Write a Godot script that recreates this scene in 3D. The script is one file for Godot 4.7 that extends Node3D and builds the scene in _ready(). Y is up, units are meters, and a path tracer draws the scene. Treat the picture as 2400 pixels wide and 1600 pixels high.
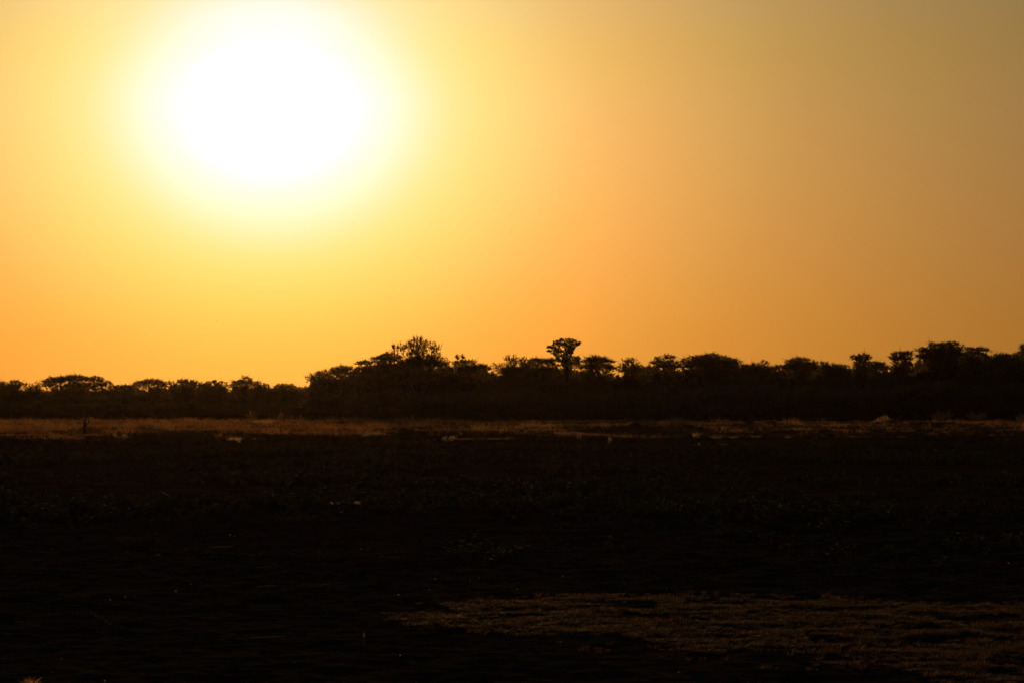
extends Node3D
# Sunset over a dry clearing: a dark thorn thicket in front of a low sun, seen from 1.75 m above the ground.

const TREES := [
	["leafy_tree", "low dark leafy tree cut by the left edge of the photo", "round", -40.164, -164.1, [[-0.546, 2.602, 0.546, 0.307, 1], [0.375, 2.671, 0.614, 0.307, 1], [0, 2.057, 1.023, 0.477, 1]]],
	["thorn_tree", "small see-through thorn tree left of the broad flat-topped acacia", "airy", -38.884, -166.8, [[-0.52, 2.547, 0.381, 0.208, 1], [0.277, 2.547, 0.416, 0.243, 1], [-0.104, 2.131, 0.832, 0.312, 1]]],
	["umbrella_acacia", "broad flat-topped acacia, the widest crown of the left treeline", "flat", -34.396, -162.3, [[-1.754, 2.93, 0.91, 0.27, 1], [-0.944, 3.065, 0.809, 0.236, 1], [-0.101, 3.133, 0.877, 0.303, 1], [1.484, 3.031, 0.742, 0.27, 1], [2.226, 2.66, 0.641, 0.303, 1], [0.337, 2.559, 1.349, 0.27, 0.6], [-2.192, 2.627, 0.54, 0.27, 1]]],
	["thorn_tree", "low thorn tree in the dip right of the broad left acacia", "round", -31.947, -168.6, [[-0.455, 2.381, 0.631, 0.245, 1], [0.42, 2.416, 0.631, 0.245, 1]]],
	["umbrella_acacia", "domed acacia with a bright sky hole under its left side", "flat", -28.754, -163.2, [[-0.882, 2.666, 0.61, 0.237, 1], [0, 2.835, 0.882, 0.271, 1], [0.882, 2.632, 0.543, 0.305, 1], [0.678, 2.259, 0.678, 0.271, 1]]],
	["leafy_tree", "leafy round tree with a small knob on its top", "round", -26.886, -165.9, [[0.069, 2.922, 0.31, 0.207, 1], [-0.517, 2.646, 0.414, 0.345, 1], [0.62, 2.75, 0.655, 0.31, 1], [1.31, 2.646, 0.414, 0.31, 1], [0.345, 2.267, 1.172, 0.345, 1]]],
	["leafy_tree", "low rounded tree with one raised clump above its middle", "round", -23.867, -164.1, [[0.068, 2.807, 0.409, 0.239, 1], [-0.682, 2.636, 0.511, 0.239, 1], [0.682, 2.568, 0.477, 0.307, 1], [0, 2.227, 1.227, 0.307, 1]]],
	["thorn_tree", "thorn tree with a leaning pointed crown, tallest of the left treeline middle", "flat", -21.294, -161.4, [[0.402, 2.957, 0.503, 0.235, 1], [-0.067, 2.722, 0.704, 0.268, 1], [-0.537, 2.521, 0.436, 0.268, 1], [0.671, 2.756, 0.335, 0.168, 1], [0.235, 3.192, 0.268, 0.134, 0.6], [0, 2.219, 0.939, 0.302, 1]]],
	["leafy_tree", "small rounded tree right of the pointed leaning crown", "round", -20.329, -165, [[-0.103, 2.607, 0.583, 0.274, 1], [0.514, 2.436, 0.446, 0.206, 1], [0.103, 2.161, 0.96, 0.274, 1]]],
	["thorn_tree", "neat dome-shaped thorn tree before the bright gap in the treeline", "dome", -17.94, -162.3, [[0, 2.424, 0.91, 0.27, 1], [-0.607, 2.222, 0.573, 0.202, 1], [0.674, 2.155, 0.607, 0.202, 1], [0, 1.952, 1.214, 0.236, 1]]],
	["leafy_tree", "small leafy crown on the left rim of the bright gap", "round", -17.19, -167.483, [[-0.07, 2.272, 0.348, 0.209, 1], [-0.383, 2.028, 0.452, 0.174, 1], [0.174, 1.959, 0.278, 0.139, 1]]],
	["thorn_bush", "ragged low thorn bush at the bottom of the bright gap", "airy", -15.563, -161.087, [[-0.167, 1.917, 0.234, 0.1, 0.5], [0.368, 2.051, 0.402, 0.167, 1], [0.77, 1.984, 0.602, 0.234, 1]]],
	["thorn_tree", "feathery leaning thorn tree hanging over the right side of the bright gap", "airy", -13.422, -148.506, [[-1.111, 2.984, 0.401, 0.247, 1], [-0.71, 3.169, 0.494, 0.278, 1], [-0.093, 3.354, 0.555, 0.247, 1], [-0.525, 2.768, 0.617, 0.309, 1], [0.093, 2.953, 0.617, 0.37, 1], [0.309, 2.521, 0.741, 0.309, 1]]],
	["umbrella_acacia", "acacia stepping up between the feathery tree and the thin shelf crown", "flat", -12.362, -148, [[-0.308, 3.595, 0.523, 0.215, 1], [0.154, 3.718, 0.554, 0.215, 1], [0.738, 3.687, 0.4, 0.215, 1], [0.062, 3.38, 1.046, 0.185, 0.6], [1.046, 3.441, 0.369, 0.154, 1]]],
	["umbrella_acacia", "acacia with one thin dark shelf of leaves clear of the trees behind", "flat", -10.328, -146.2, [[-0.152, 4.119, 0.516, 0.122, 1], [-0.425, 4.028, 0.425, 0.091, 1], [-0.365, 3.633, 0.547, 0.182, 1], [0.182, 4.089, 0.304, 0.122, 1], [0.304, 3.481, 0.729, 0.243, 1]]],
	["umbrella_acacia", "layered acacia leaning out to the left beside the tall twiggy tree", "flat", -9.126, -148.9, [[-0.65, 4.472, 0.526, 0.124, 1], [-0.124, 4.596, 0.495, 0.155, 1], [0.217, 4.813, 0.34, 0.186, 1], [0, 4.287, 0.866, 0.186, 1], [0.464, 4.503, 0.681, 0.247, 1], [0, 3.823, 1.392, 0.247, 1]]],
	["twiggy_tree", "tall twiggy tree with three airy upright heads, highest on the left half", "twig", -6.702, -145.3, [[-1.6, 5.161, 0.242, 0.302, 0.5], [-1.208, 5.131, 0.423, 0.392, 0.6], [-0.604, 5.161, 0.332, 0.362, 0.5], [0.06, 5.282, 0.725, 0.543, 1], [-0.091, 4.739, 0.664, 0.302, 0.6], [1.026, 5.161, 0.392, 0.453, 0.6], [1.419, 5.041, 0.302, 0.423, 0.7], [1.147, 4.558, 0.423, 0.302, 0.7], [0.211, 4.075, 1.66, 0.272, 1], [0.664, 4.376, 1.087, 0.211, 0.5]]],
	["twiggy_bush", "sparse see-through bush at the right foot of the tall twiggy tree", "twig", -5.01, -150.7, [[-0.219, 4.224, 0.344, 0.282, 0.5], [0.188, 4.224, 0.313, 0.282, 0.5], [0, 3.942, 0.532, 0.25, 0.8]]],
	["thorn_tree", "sloping thorn tree with a spray of bare twigs above it", "dome", -3.362, -147.1, [[-0.367, 4.103, 0.611, 0.214, 1], [0.245, 4.134, 0.55, 0.214, 1], [0.978, 3.889, 0.55, 0.183, 1], [1.467, 3.737, 0.428, 0.153, 1], [-0.52, 4.47, 0.275, 0.245, 0.12], [-0.153, 4.531, 0.214, 0.214, 0.1], [0.153, 3.675, 1.345, 0.245, 1]]],
	["twiggy_bush", "round airy bush right of the dip in the treeline", "twig", -0.247, -148.9, [[-0.742, 3.885, 0.464, 0.186, 0.6], [0.155, 4.38, 0.526, 0.278, 0.6], [0.495, 4.194, 0.371, 0.278, 0.6], [0, 3.947, 0.526, 0.309, 0.7], [0.247, 3.575, 1.176, 0.217, 1]]],
	["thorn_tree", "small rounded crown between the airy bush and the twin flat crowns", "round", 0.945, -151.6, [[-0.031, 4.333, 0.441, 0.22, 0.8], [0.063, 3.955, 0.504, 0.252, 0.8]]],
	["umbrella_acacia", "flat acacia with a level twin crown in front of the tall leafy tree", "flat", 2.187, -146.2, [[-0.516, 4.302, 0.547, 0.122, 1], [0.486, 4.271, 0.577, 0.122, 1], [-0.061, 4.15, 0.911, 0.152, 0.7], [-0.456, 3.907, 0.547, 0.152, 0.5], [0.486, 3.967, 0.608, 0.182, 0.6], [0.091, 3.573, 1.154, 0.182, 1]]],
	["broadleaf_tree", "lone broad-leaved tree with clumped leaves standing high above the acacias", "leafy", 3.998, -148, [[-0.431, 5.778, 0.185, 0.092, 1], [0.092, 5.717, 0.338, 0.154, 1], [0.461, 5.717, 0.185, 0.123, 1], [-0.83, 5.594, 0.185, 0.154, 1], [-0.554, 5.471, 0.246, 0.154, 1], [-0.123, 5.44, 0.277, 0.185, 1], [0.246, 5.379, 0.308, 0.185, 1], [0.677, 5.502, 0.185, 0.123, 1], [0.83, 5.563, 0.123, 0.092, 1], [-1.322, 5.286, 0.154, 0.092, 1], [-1.015, 5.286, 0.215, 0.154, 1], [-0.769, 5.102, 0.246, 0.185, 1], [-1.322, 5.01, 0.154, 0.062, 1], [-0.923, 4.887, 0.246, 0.154, 1], [-0.523, 4.979, 0.246, 0.123, 1], [0.062, 5.102, 0.246, 0.185, 1], [0.338, 5.163, 0.185, 0.154, 1], [-0.031, 4.825, 0.215, 0.185, 1], [0.246, 4.917, 0.154, 0.154, 1], [-0.738, 4.61, 0.185, 0.185, 1], [-0.369, 4.702, 0.185, 0.092, 0.6], [0, 4.518, 0.246, 0.185, 1], [0.369, 4.579, 0.154, 0.123, 0.7], [-0.308, 4.302, 0.246, 0.154, 1], [-0.677, 4.333, 0.185, 0.123, 1], [0.123, 4.21, 0.277, 0.154, 1], [0.615, 4.395, 0.246, 0.185, 1], [0.83, 4.487, 0.123, 0.123, 0.7], [0.461, 4.118, 0.246, 0.185, 1], [-0.154, 3.995, 0.492, 0.154, 1], [0.707, 4.118, 0.246, 0.154, 1]]],
	["umbrella_acacia", "thick acacia crown with a pointed wing to its right, beside the broad-leaved tree", "flat", 6.163, -149.8, [[0, 4.458, 0.747, 0.218, 1], [-0.405, 4.271, 0.685, 0.249, 1], [0.436, 4.271, 0.56, 0.187, 1], [0.996, 4.271, 0.311, 0.093, 1], [0.218, 3.929, 0.934, 0.249, 1], [-0.716, 3.835, 0.747, 0.218, 1], [0.996, 3.711, 0.622, 0.187, 0.7]]],
	["thorn_tree", "small airy acacia with light showing through, between two dips", "airy", 8.673, -150.153, [[-0.187, 4.277, 0.468, 0.156, 0.7], [0.187, 4.215, 0.437, 0.156, 0.8], [-0.562, 3.903, 0.437, 0.156, 0.8], [0.062, 3.996, 0.499, 0.156, 0.7], [0.53, 3.809, 0.562, 0.125, 1], [0.062, 3.591, 0.936, 0.187, 1]]],
	["umbrella_acacia", "acacia of two ragged tiers with gaps between, left of the long low dome", "flat", 11.615, -157.477, [[0.556, 4.695, 0.491, 0.164, 1], [0.164, 4.793, 0.262, 0.098, 0.6], [-0.327, 4.564, 0.458, 0.164, 0.8], [-0.425, 4.269, 0.589, 0.164, 1], [0.491, 4.335, 0.72, 0.164, 0.7], [0.164, 4.008, 0.982, 0.229, 1], [-1.014, 3.909, 0.393, 0.164, 1], [0.982, 4.138, 0.393, 0.196, 0.8]]],
	["umbrella_acacia", "long low domed acacia, the widest crown right of the broad-leaved tree", "dome", 15.646, -163, [[-1.49, 4.527, 0.745, 0.271, 1], [-0.576, 4.73, 0.813, 0.271, 1], [0.203, 4.832, 0.813, 0.271, 1], [1.016, 4.696, 0.677, 0.237, 1], [1.693, 4.561, 0.61, 0.169, 0.8], [2.303, 4.425, 0.406, 0.135, 0.7], [0.271, 4.29, 2.032, 0.305, 1], [-1.693, 4.222, 0.745, 0.271, 1]]],
	["thorn_bush", "small dome-topped thorn bush in the low stretch right of the long dome", "dome", 20.14, -165.7, [[0.138, 4.332, 0.482, 0.241, 1], [-0.861, 4.126, 0.689, 0.207, 1], [-1.377, 4.126, 0.482, 0.172, 0.8], [0, 3.919, 1.239, 0.241, 1]]],
	["umbrella_acacia", "smooth domed acacia with a thin ragged right edge", "dome", 22.633, -162.1, [[-0.472, 4.411, 0.606, 0.236, 1], [0.135, 4.545, 0.741, 0.236, 1], [0.741, 4.377, 0.539, 0.202, 0.8], [1.212, 4.343, 0.337, 0.135, 0.5], [0.101, 4.074, 1.415, 0.269, 1], [-1.482, 4.007, 0.606, 0.202, 1]]],
	["thorn_bush", "low even thorn bush left of the small vase-shaped acacia", "dome", 25.71, -163.9, [[-0.341, 4.1, 0.681, 0.204, 1], [0.511, 4.066, 0.613, 0.204, 0.8], [0, 3.759, 1.294, 0.238, 1]]],
	["vase_acacia", "small vase-shaped acacia standing free with a narrow waist", "vase", 27.311, -160.3, [[-0.4, 4.781, 0.433, 0.2, 1], [0.233, 4.847, 0.5, 0.2, 1], [0, 4.648, 0.666, 0.2, 1], [0.5, 4.681, 0.266, 0.167, 1], [-0.1, 4.381, 0.5, 0.233, 1], [-0.233, 4.081, 0.433, 0.233, 1], [-0.2, 3.815, 0.533, 0.233, 1]]],
	["thorn_bush", "flat-topped bush between the vase-shaped acacia and the large right tree", "flat", 29.378, -164.8, [[-0.342, 4.318, 0.616, 0.205, 1], [0.342, 4.284, 0.479, 0.171, 0.9], [-0.103, 3.976, 1.096, 0.24, 1]]],
	["umbrella_acacia", "acacia crown at the left shoulder of the large right tree, sky under it", "flat", 30.918, -162.1, [[-0.202, 5.017, 0.674, 0.236, 1], [0.404, 5.084, 0.539, 0.202, 1], [-0.674, 4.747, 0.404, 0.202, 0.9], [0, 4.68, 0.876, 0.202, 1], [-0.674, 4.31, 0.337, 0.135, 0.5], [0.337, 4.276, 0.539, 0.236, 0.8], [-0.438, 3.939, 0.606, 0.236, 0.8]]],
	["umbrella_acacia", "large spreading acacia, the highest crown on the right", "flat", 33.66, -161.2, [[-1.507, 5.367, 0.402, 0.167, 0.8], [-0.77, 5.803, 0.368, 0.134, 0.8], [-0.268, 5.669, 0.603, 0.167, 1], [0.569, 5.736, 0.603, 0.167, 1], [1.038, 5.803, 0.536, 0.167, 1], [1.708, 5.535, 0.335, 0.201, 0.7], [-0.837, 5.267, 0.938, 0.268, 1], [0.67, 5.334, 1.139, 0.301, 1], [-0.167, 4.865, 1.675, 0.301, 1], [1.34, 4.932, 0.938, 0.301, 1]]],
	["umbrella_acacia", "acacia crown pointing right beside the large spreading acacia", "flat", 37.187, -163.9, [[-0.477, 5.428, 0.545, 0.17, 1], [0.204, 5.428, 0.613, 0.17, 1], [0.749, 5.326, 0.272, 0.136, 0.8], [-0.238, 5.121, 0.885, 0.204, 0.9], [0.341, 4.917, 0.477, 0.204, 0.6], [-0.579, 4.713, 0.817, 0.272, 1]]],
	["thorn_tree", "gently rising thorn tree near the right edge of the photo", "dome", 39.807, -166.6, [[-0.519, 4.865, 0.623, 0.208, 1], [0.346, 4.969, 0.623, 0.208, 1], [1.212, 5.073, 0.623, 0.208, 1], [0.346, 4.519, 1.523, 0.312, 1]]],
	["umbrella_acacia", "acacia crown cut by the right edge of the photo", "flat", 40.258, -161.2, [[-0.134, 5.602, 0.301, 0.134, 0.8], [0.201, 5.468, 0.536, 0.234, 1], [-0.067, 5.2, 0.402, 0.167, 0.8], [0.77, 5.669, 0.603, 0.201, 1], [1.273, 5.334, 0.871, 0.268, 1]]],
]
const THICKET := [ # x, z, height of the mass
	[-45.938, -165, 2.262], [-45.252, -165, 2.257], [-44.567, -165, 2.253], [-43.881, -165, 2.248], [-43.196, -165, 2.244], [-42.51, -165, 2.239], [-41.824, -165, 2.235], [-41.139, -165, 2.23], [-40.453, -165, 2.23], [-39.767, -165, 2.23], [-39.082, -165, 2.23], [-38.396, -165, 2.23], [-37.71, -165, 2.23], [-37.025, -165, 2.23], [-36.339, -165, 2.23], [-35.653, -165, 2.23], [-34.968, -165, 2.23], [-34.282, -165, 2.23], [-33.597, -165, 2.23], [-32.911, -165, 2.23], [-32.225, -165, 2.23], [-31.54, -165, 2.23], [-30.854, -165, 2.23], [-30.168, -165, 2.132], [-29.483, -165, 2.093], [-28.797, -165, 2.169], [-28.111, -165, 2.23], [-27.426, -165, 2.23], [-26.74, -165, 2.23], [-26.054, -165, 2.23], [-25.369, -165, 2.23], [-24.683, -165, 2.23], [-23.998, -165, 2.23], [-23.312, -165, 2.23], [-22.626, -165, 2.23], [-21.941, -165, 2.23], [-21.255, -165, 2.23], [-20.569, -165, 2.23], [-19.884, -165, 2.23], [-19.198, -165, 2.23], [-18.512, -165, 2.179], [-17.827, -165, 2.127], [-17.141, -165, 1.935], [-16.241, -162.855, 1.885], [-15.092, -157.911, 1.96], [-13.933, -152.407, 2.732], [-12.966, -148.583, 3.031], [-12.3, -148, 3.349], [-11.685, -148, 3.423], [-11.07, -148, 3.497], [-10.455, -148, 3.583], [-9.84, -148, 3.681], [-9.225, -148, 3.78], [-8.61, -148, 3.841], [-7.995, -148, 3.903], [-7.38, -148, 3.964], [-6.765, -148, 3.909], [-6.15, -148, 3.855], [-5.535, -148, 3.8], [-4.92, -148, 3.745], [-4.305, -148, 3.704], [-3.69, -148, 3.677], [-3.075, -148, 3.65], [-2.46, -148, 3.622], [-1.845, -148, 3.595], [-1.23, -148, 3.595], [-0.615, -148, 3.595], [0, -148, 3.595], [0.615, -148, 3.595], [1.23, -148, 3.595], [1.845, -148, 3.657], [2.46, -148, 3.718], [3.075, -148, 3.78], [3.69, -148, 3.73], [4.305, -148, 3.681], [4.92, -148, 3.632], [5.535, -148, 3.583], [6.15, -148, 3.534], [6.765, -148, 3.484], [7.401, -148.42, 3.44], [8.079, -149.56, 3.436], [8.799, -151.24, 3.472], [9.554, -153.28, 3.512], [10.339, -155.5, 3.555], [11.142, -157.72, 3.697], [11.95, -159.76, 3.874], [12.746, -161.44, 3.956], [13.512, -162.58, 4.032], [14.224, -163, 4.098], [14.901, -163, 4.158], [15.579, -163, 4.17], [16.256, -163, 4.134], [16.933, -163, 4.098], [17.611, -163, 4.062], [18.288, -163, 4.026], [18.965, -163, 3.99], [19.643, -163, 3.954], [20.32, -163, 3.917], [20.997, -163, 3.908], [21.675, -163, 3.899], [22.352, -163, 3.89], [23.029, -163, 3.881], [23.707, -163, 3.872], [24.384, -163, 3.863], [25.061, -163, 3.854], [25.739, -163, 3.836], [26.416, -163, 3.809], [27.093, -163, 3.782], [27.771, -163, 3.782], [28.448, -163, 3.782], [29.125, -163, 3.782], [29.803, -163, 3.782], [30.48, -163, 3.917], [31.157, -163, 4.121], [31.835, -163, 4.392], [32.512, -163, 4.595], [33.189, -163, 4.73], [33.867, -163, 4.866], [34.544, -163, 4.815], [35.221, -163, 4.764], [35.899, -163, 4.713], [36.576, -163, 4.663], [37.253, -163, 4.663], [37.931, -163, 4.663], [38.608, -163, 4.663], [39.285, -163, 4.663], [39.963, -163, 4.663], [40.64, -163, 4.663], [41.317, -163, 4.663], [41.995, -163, 4.663], [42.672, -163, 4.663], [43.349, -163, 4.663], [44.027, -163, 4.663], [44.704, -163, 4.663], [45.381, -163, 4.663], [46.059, -163, 4.663]]
const LAWN := [[-0.528, 16.947], [-0.392, 17.154], [-0.11, 17.584], [0.451, 18.075], [1.027, 18.31], [1.581, 18.113], [2.658, 17.77], [3.333, 17.438], [4.228, 16.679], [5.669, 15.862], [4.062, 11.367], [3.172, 12.515], [3.002, 12.899], [2.56, 13.391], [2.055, 13.74], [1.239, 14.204], [0.538, 15.231], [0.066, 15.952], [-0.445, 16.483]]
const FORKED_STUMP := Vector2(-19.06, -91.552)
const LEANING_STUMP := Vector2(24.352, -118.63)
const SPIKY_STUB := Vector2(12.096, -82.576)
const FALLEN_BRANCH := Vector2(-15.191, -116.983)
const SHORT_BRANCH := Vector2(-11.618, -116.983)
const SPRIG := Vector2(-3.097, -15.892)
const STALK := Vector2(-1.057, -14.623)
const STALKS := [[-2.55, -21.163, 0.158, "short pale stalk lying highest in the left foreground"], [-2.255, -18.97, 0.173, "pale stalk lying just below the highest one in the left foreground"], [-1.758, -19.23, 0.088, "slanting short pale stalk right of the other lying stalks"], [-1.765, -14.908, 0.26, "longest lying stalk, lowest in the left foreground"], [-3.371, -23.86, 0.278, "thin reddish stalk lying farther back on the left"]]
const PLANTS := [
	["dry_bush", "sunlit tawny bush near the left edge, first of the glowing row", "dry", -26.04, -112.303, 0.887, 0.373],
	["dry_bush", "small sunlit bush with a dark gap beside it, second of the left glowing row", "dry", -24.914, -110.826, 0.691, 0.345],
	["dry_bush", "sunlit bush left of the rounded glowing bush, third of the left row", "dry", -23.558, -107.984, 0.673, 0.404],
	["dry_bush", "rounded glowing bush just left of the dark forked stump", "dry", -21.939, -102.716, 0.768, 0.512],
	["dry_bush", "low glowing bush right of the dark forked stump", "dry", -21.653, -112.303, 0.793, 0.327],
	["dry_bush", "glowing bush midway along the bright left grass strip", "dry", -21.166, -113.821, 0.709, 0.378],
	["dry_bush", "wide glowing bush with spiky top in the bright left grass strip", "dry", -20.149, -113.821, 1.088, 0.426],
	["dry_bush", "largest glowing bush, at the right end of the bright left row", "dry", -17.981, -105.284, 0.963, 0.569],
	["leafy_plant", "sprawling plant with pale lit leaves below the bright left strip", "leaf", -15.279, -80.988, 0.74, 0.337],
	["grass_tuft", "upright bright grass tuft standing alone below the strip", "tuft", -10.549, -77.988, 0.551, 0.292],
	["dry_bush", "bright golden bush standing in front of the left trees", "dry", -18.789, -147.768, 0.737, 0.798],
	["grass_tuft", "long bright grass tuft on a dark mound by the fallen branch", "tuft", -14.978, -123.864, 1.338, 0.36],
	["dry_bush", "dim dry bush behind the long bright grass tuft", "dry", -20.851, -179.207, 1.489, 0.521],
	["dry_bush", "small reddish bush right of the long bright grass tuft", "dry", -16.414, -145.22, 0.603, 0.603],
	["dry_bush", "small dim bush below the bright gap in the treeline", "dry", -15.25, -150.406, 0.688, 0.625],
	["dry_bush", "low scrubby bush at the lower edge of the strip under the bright gap", "dry", -11.294, -97.939, 0.855, 0.326],
	["leafy_plant", "low leafy plant with pale tips left of the strip centre", "leaf", -6.278, -86.832, 0.541, 0.289],
	["dry_bush", "dull tawny bush at the strip edge below the shelf-crowned acacia", "dry", -5.864, -89.604, 0.745, 0.261],
	["green_shrub", "dark shrub rising through the strip below the tall twiggy tree", "dark", -4.464, -85.946, 0.643, 0.429],
	["green_shrub", "smaller dark shrub right of the dark shrub below the twiggy tree", "dark", -3.747, -85.078, 0.495, 0.354],
	["leafy_plant", "spreading plant with white-edged leaves below the strip centre", "leaf", -2.5, -80.217, 0.667, 0.233],
	["dry_bush", "round dim bush just left of the bright edge of the tree shade", "dry", -1.458, -100.271, 0.667, 0.417],
	["dry_bush", "low lit bush, left one of the three below the twin flat crowns", "dry", 0.628, -107.984, 0.808, 0.314],
	["dry_bush", "tallest lit bush, middle one of the three below the twin flat crowns", "dry", 1.256, -107.984, 0.808, 0.494],
	["dry_bush", "lit bush, right one of the three below the broad-leaved tree", "dry", 1.885, -107.984, 0.628, 0.404],
	["grass_tuft", "tiny bright tuft below the broad-leaved tree", "tuft", 2.711, -82.576, 0.206, 0.206],
	["dry_bush", "dim bush with a pale tip right of the three lit bushes", "dry", 4.747, -105.284, 0.481, 0.394],
	["leafy_plant", "thin plant with pale speckled leaves below the strip", "leaf", 3.562, -75.203, 0.344, 0.281],
	["green_shrub", "dark upright shrub against the strip right of centre", "dark", 6.322, -105.284, 0.525, 0.394],
	["green_shrub", "square dark shrub at the left end of the long right strip", "dark", 9.144, -105.284, 0.481, 0.306],
	["green_shrub", "small dark shrub beside the square dark shrub", "dark", 9.549, -103.985, 0.346, 0.216],
	["dry_bush", "wide low bush on the upper rim of the right strip", "dry", 13.59, -131.605, 1.094, 0.328],
	["green_shrub", "rounded dark bush standing on the right strip", "dark", 14.522, -125.713, 0.627, 0.418],
	["green_shrub", "dark bush with a long shadow on the right strip", "dark", 15.37, -122.069, 0.609, 0.406],
	["dry_bush", "tall dim bush at the upper rim of the right strip", "dry", 16.967, -122.069, 0.659, 0.609],
	["dry_bush", "broad dim bush behind the right strip", "dry", 23.423, -129.581, 1.023, 0.538],
	["green_shrub", "blackish shrub in front of the broad dim bush", "dark", 22.572, -122.069, 0.558, 0.406],
	["green_shrub", "narrow blackish shrub right of the broad dim bush", "dark", 24.938, -131.605, 0.383, 0.438],
	["dry_bush", "airy dim bush above the leaning dark stump", "dry", 31.5, -150.406, 1.375, 0.75],
	["dry_bush", "widest airy bush near the right edge", "dry", 34.062, -150.406, 1.5, 0.688],
	["dry_bush", "dim bush cut by the right edge of the photo", "dry", 35.966, -145.22, 0.724, 0.724],
	["grass_tussock", "small ragged tussock, leftmost below the right strip", "tuft", 7.794, -86.832, 0.361, 0.289],
	["grass_tussock", "broad low tussock below the right strip", "round", 8.383, -84.228, 0.455, 0.21],
	["grass_tussock", "bright-tipped tussock right of the broad low tussock", "round", 9.192, -85.078, 0.354, 0.177],
	["grass_tussock", "low double tussock midway below the right strip", "round", 10.214, -85.946, 0.464, 0.179],
	["grass_tussock", "neat round tussock standing alone, lower row", "round", 7.468, -72.61, 0.211, 0.151],
	["grass_tussock", "smallest round tussock, right in the lower row", "round", 8.339, -73.241, 0.137, 0.152],
	["leafy_plant", "tiny plant with silvery leaves left of the neat round tussock", "leaf", 6.466, -71.379, 0.178, 0.133],
	["grass_tussock", "flat tussock left of the spiky dark stub", "round", 11.402, -85.078, 0.424, 0.177],
	["grass_tussock", "wide reddish tussock below the leaning dark stump", "round", 18.679, -91.552, 0.685, 0.228],
	["green_shrub", "spiky dark shrub right of the spiky dark stub", "dark", 13.037, -84.228, 0.42, 0.245],
	["green_shrub", "broad dark shrub in the black scrub, left of centre", "creep", -3.036, -28.649, 0.655, 0.143],
	["green_shrub", "wide flat dark shrub in the left foreground scrub", "creep", -4.558, -25.218, 0.629, 0.105],
	["green_shrub", "largest low green shrub of the dark middle foreground", "creep", -0.329, -22.642, 1.035, 0.207],
	["leafy_plant", "faint creeping plant with curled stems in the right scrub", "creep", 5.533, -30.966, 0.515, 0.142],
	["grass_tuft", "small isolated patch of rusty dry grass in the dark scrub", "rusty", -2.708, -33.424, 0.556, 0.062],
	["grass_tuft", "tawny tuft poking up at the bottom left corner", "rusty", -2.921, -12.497, 0.114, 0.068],
]

const EYE := 1.75
const SUN_HIGH := 7.86     # degrees above the horizon
const SUN_LEFT := 6.75     # degrees left of the view

var rng := RandomNumberGenerator.new()
var clod := FastNoiseLite.new()
var swell := FastNoiseLite.new()
var patchy := FastNoiseLite.new()
var taken := {}
var M := {}


# ---------------------------------------------------------------- small helpers
func numbered(called: String) -> String:
	taken[called] = taken.get(called, -1) + 1
	return called if taken[called] == 0 else "%s_%03d" % [called, taken[called]]


func thing(called: String, label: String, category: String, at: Vector3, group := "") -> Node3D:
	var o := Node3D.new()
	o.name = numbered(called)
	add_child(o)
	o.position = at
	tag(o, label, category, group)
	return o


func tag(o: Node, label: String, category: String, group := "") -> void:
	o.set_meta("label", label)
	o.set_meta("category", category)
	if group:
		o.set_meta("group", group)


func mesh_of(v: PackedVector3Array) -> ArrayMesh:
	var a := []
	a.resize(Mesh.ARRAY_MAX)
	a[Mesh.ARRAY_VERTEX] = v
	var m := ArrayMesh.new()
	m.add_surface_from_arrays(Mesh.PRIMITIVE_TRIANGLES, a)
	return m


func part(called: String, v: PackedVector3Array, m: Material, parent: Node) -> MeshInstance3D:
	var o := MeshInstance3D.new()
	o.name = called
	o.mesh = mesh_of(v)
	o.material_override = m
	parent.add_child(o, true)
	return o


func any_dir() -> Vector3:
	return Vector3(rng.randfn(), rng.randfn(), rng.randfn()).normalized()


func span(a: float, b: float) -> float:
	return rng.randf_range(a, b)


func tube(v: PackedVector3Array, a: Vector3, b: Vector3, ra: float, rb: float, sides := 5) -> void:
	var d := (b - a).normalized()
	var s := d.cross(Vector3.UP if absf(d.y) < 0.9 else Vector3.RIGHT).normalized()
	var t := s.cross(d)
	for i in sides:
		var p := s * cos(TAU * i / sides) + t * sin(TAU * i / sides)
		var q := s * cos(TAU * (i + 1) / sides) + t * sin(TAU * (i + 1) / sides)
		v.append_array(PackedVector3Array([a + p * ra, b + p * rb, b + q * rb, a + p * ra, b + q * rb, a + q * ra]))


# a bent limb in three pieces from a to b
func limb(v: PackedVector3Array, a: Vector3, b: Vector3, ra: float, rb: float, bend := 0.12) -> void:
	var n := (b - a).length() * bend
	var p := a.lerp(b, 0.36) + Vector3(span(-n, n), n * 0.6 + span(-n, n) * 0.4, span(-n, n))
	var q := a.lerp(b, 0.7) + Vector3(span(-n, n), n * 0.5 + span(-n, n) * 0.4, span(-n, n))
	tube(v, a, p, ra, lerpf(ra, rb, 0.4))
	tube(v, p, q, lerpf(ra, rb, 0.4), lerpf(ra, rb, 0.75), 4)
	tube(v, q, b, lerpf(ra, rb, 0.75), rb, 4)


# narrow leaflets fanning out of one twig end
func spray(v: PackedVector3Array, p: Vector3, d: Vector3, long: float, wide: float, n: int, fan: float) -> void:
	for i in n:
		var e := (d + any_dir() * fan).normalized()
		var s := e.cross(any_dir()).normalized() * wide * span(0.3, 0.6)
		var o := p + e * long * span(-0.25, 0.35)
		var l := long * span(0.55, 1.15)
		v.append_array(PackedVector3Array([o - s, o + e * l, o + s]))


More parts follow.
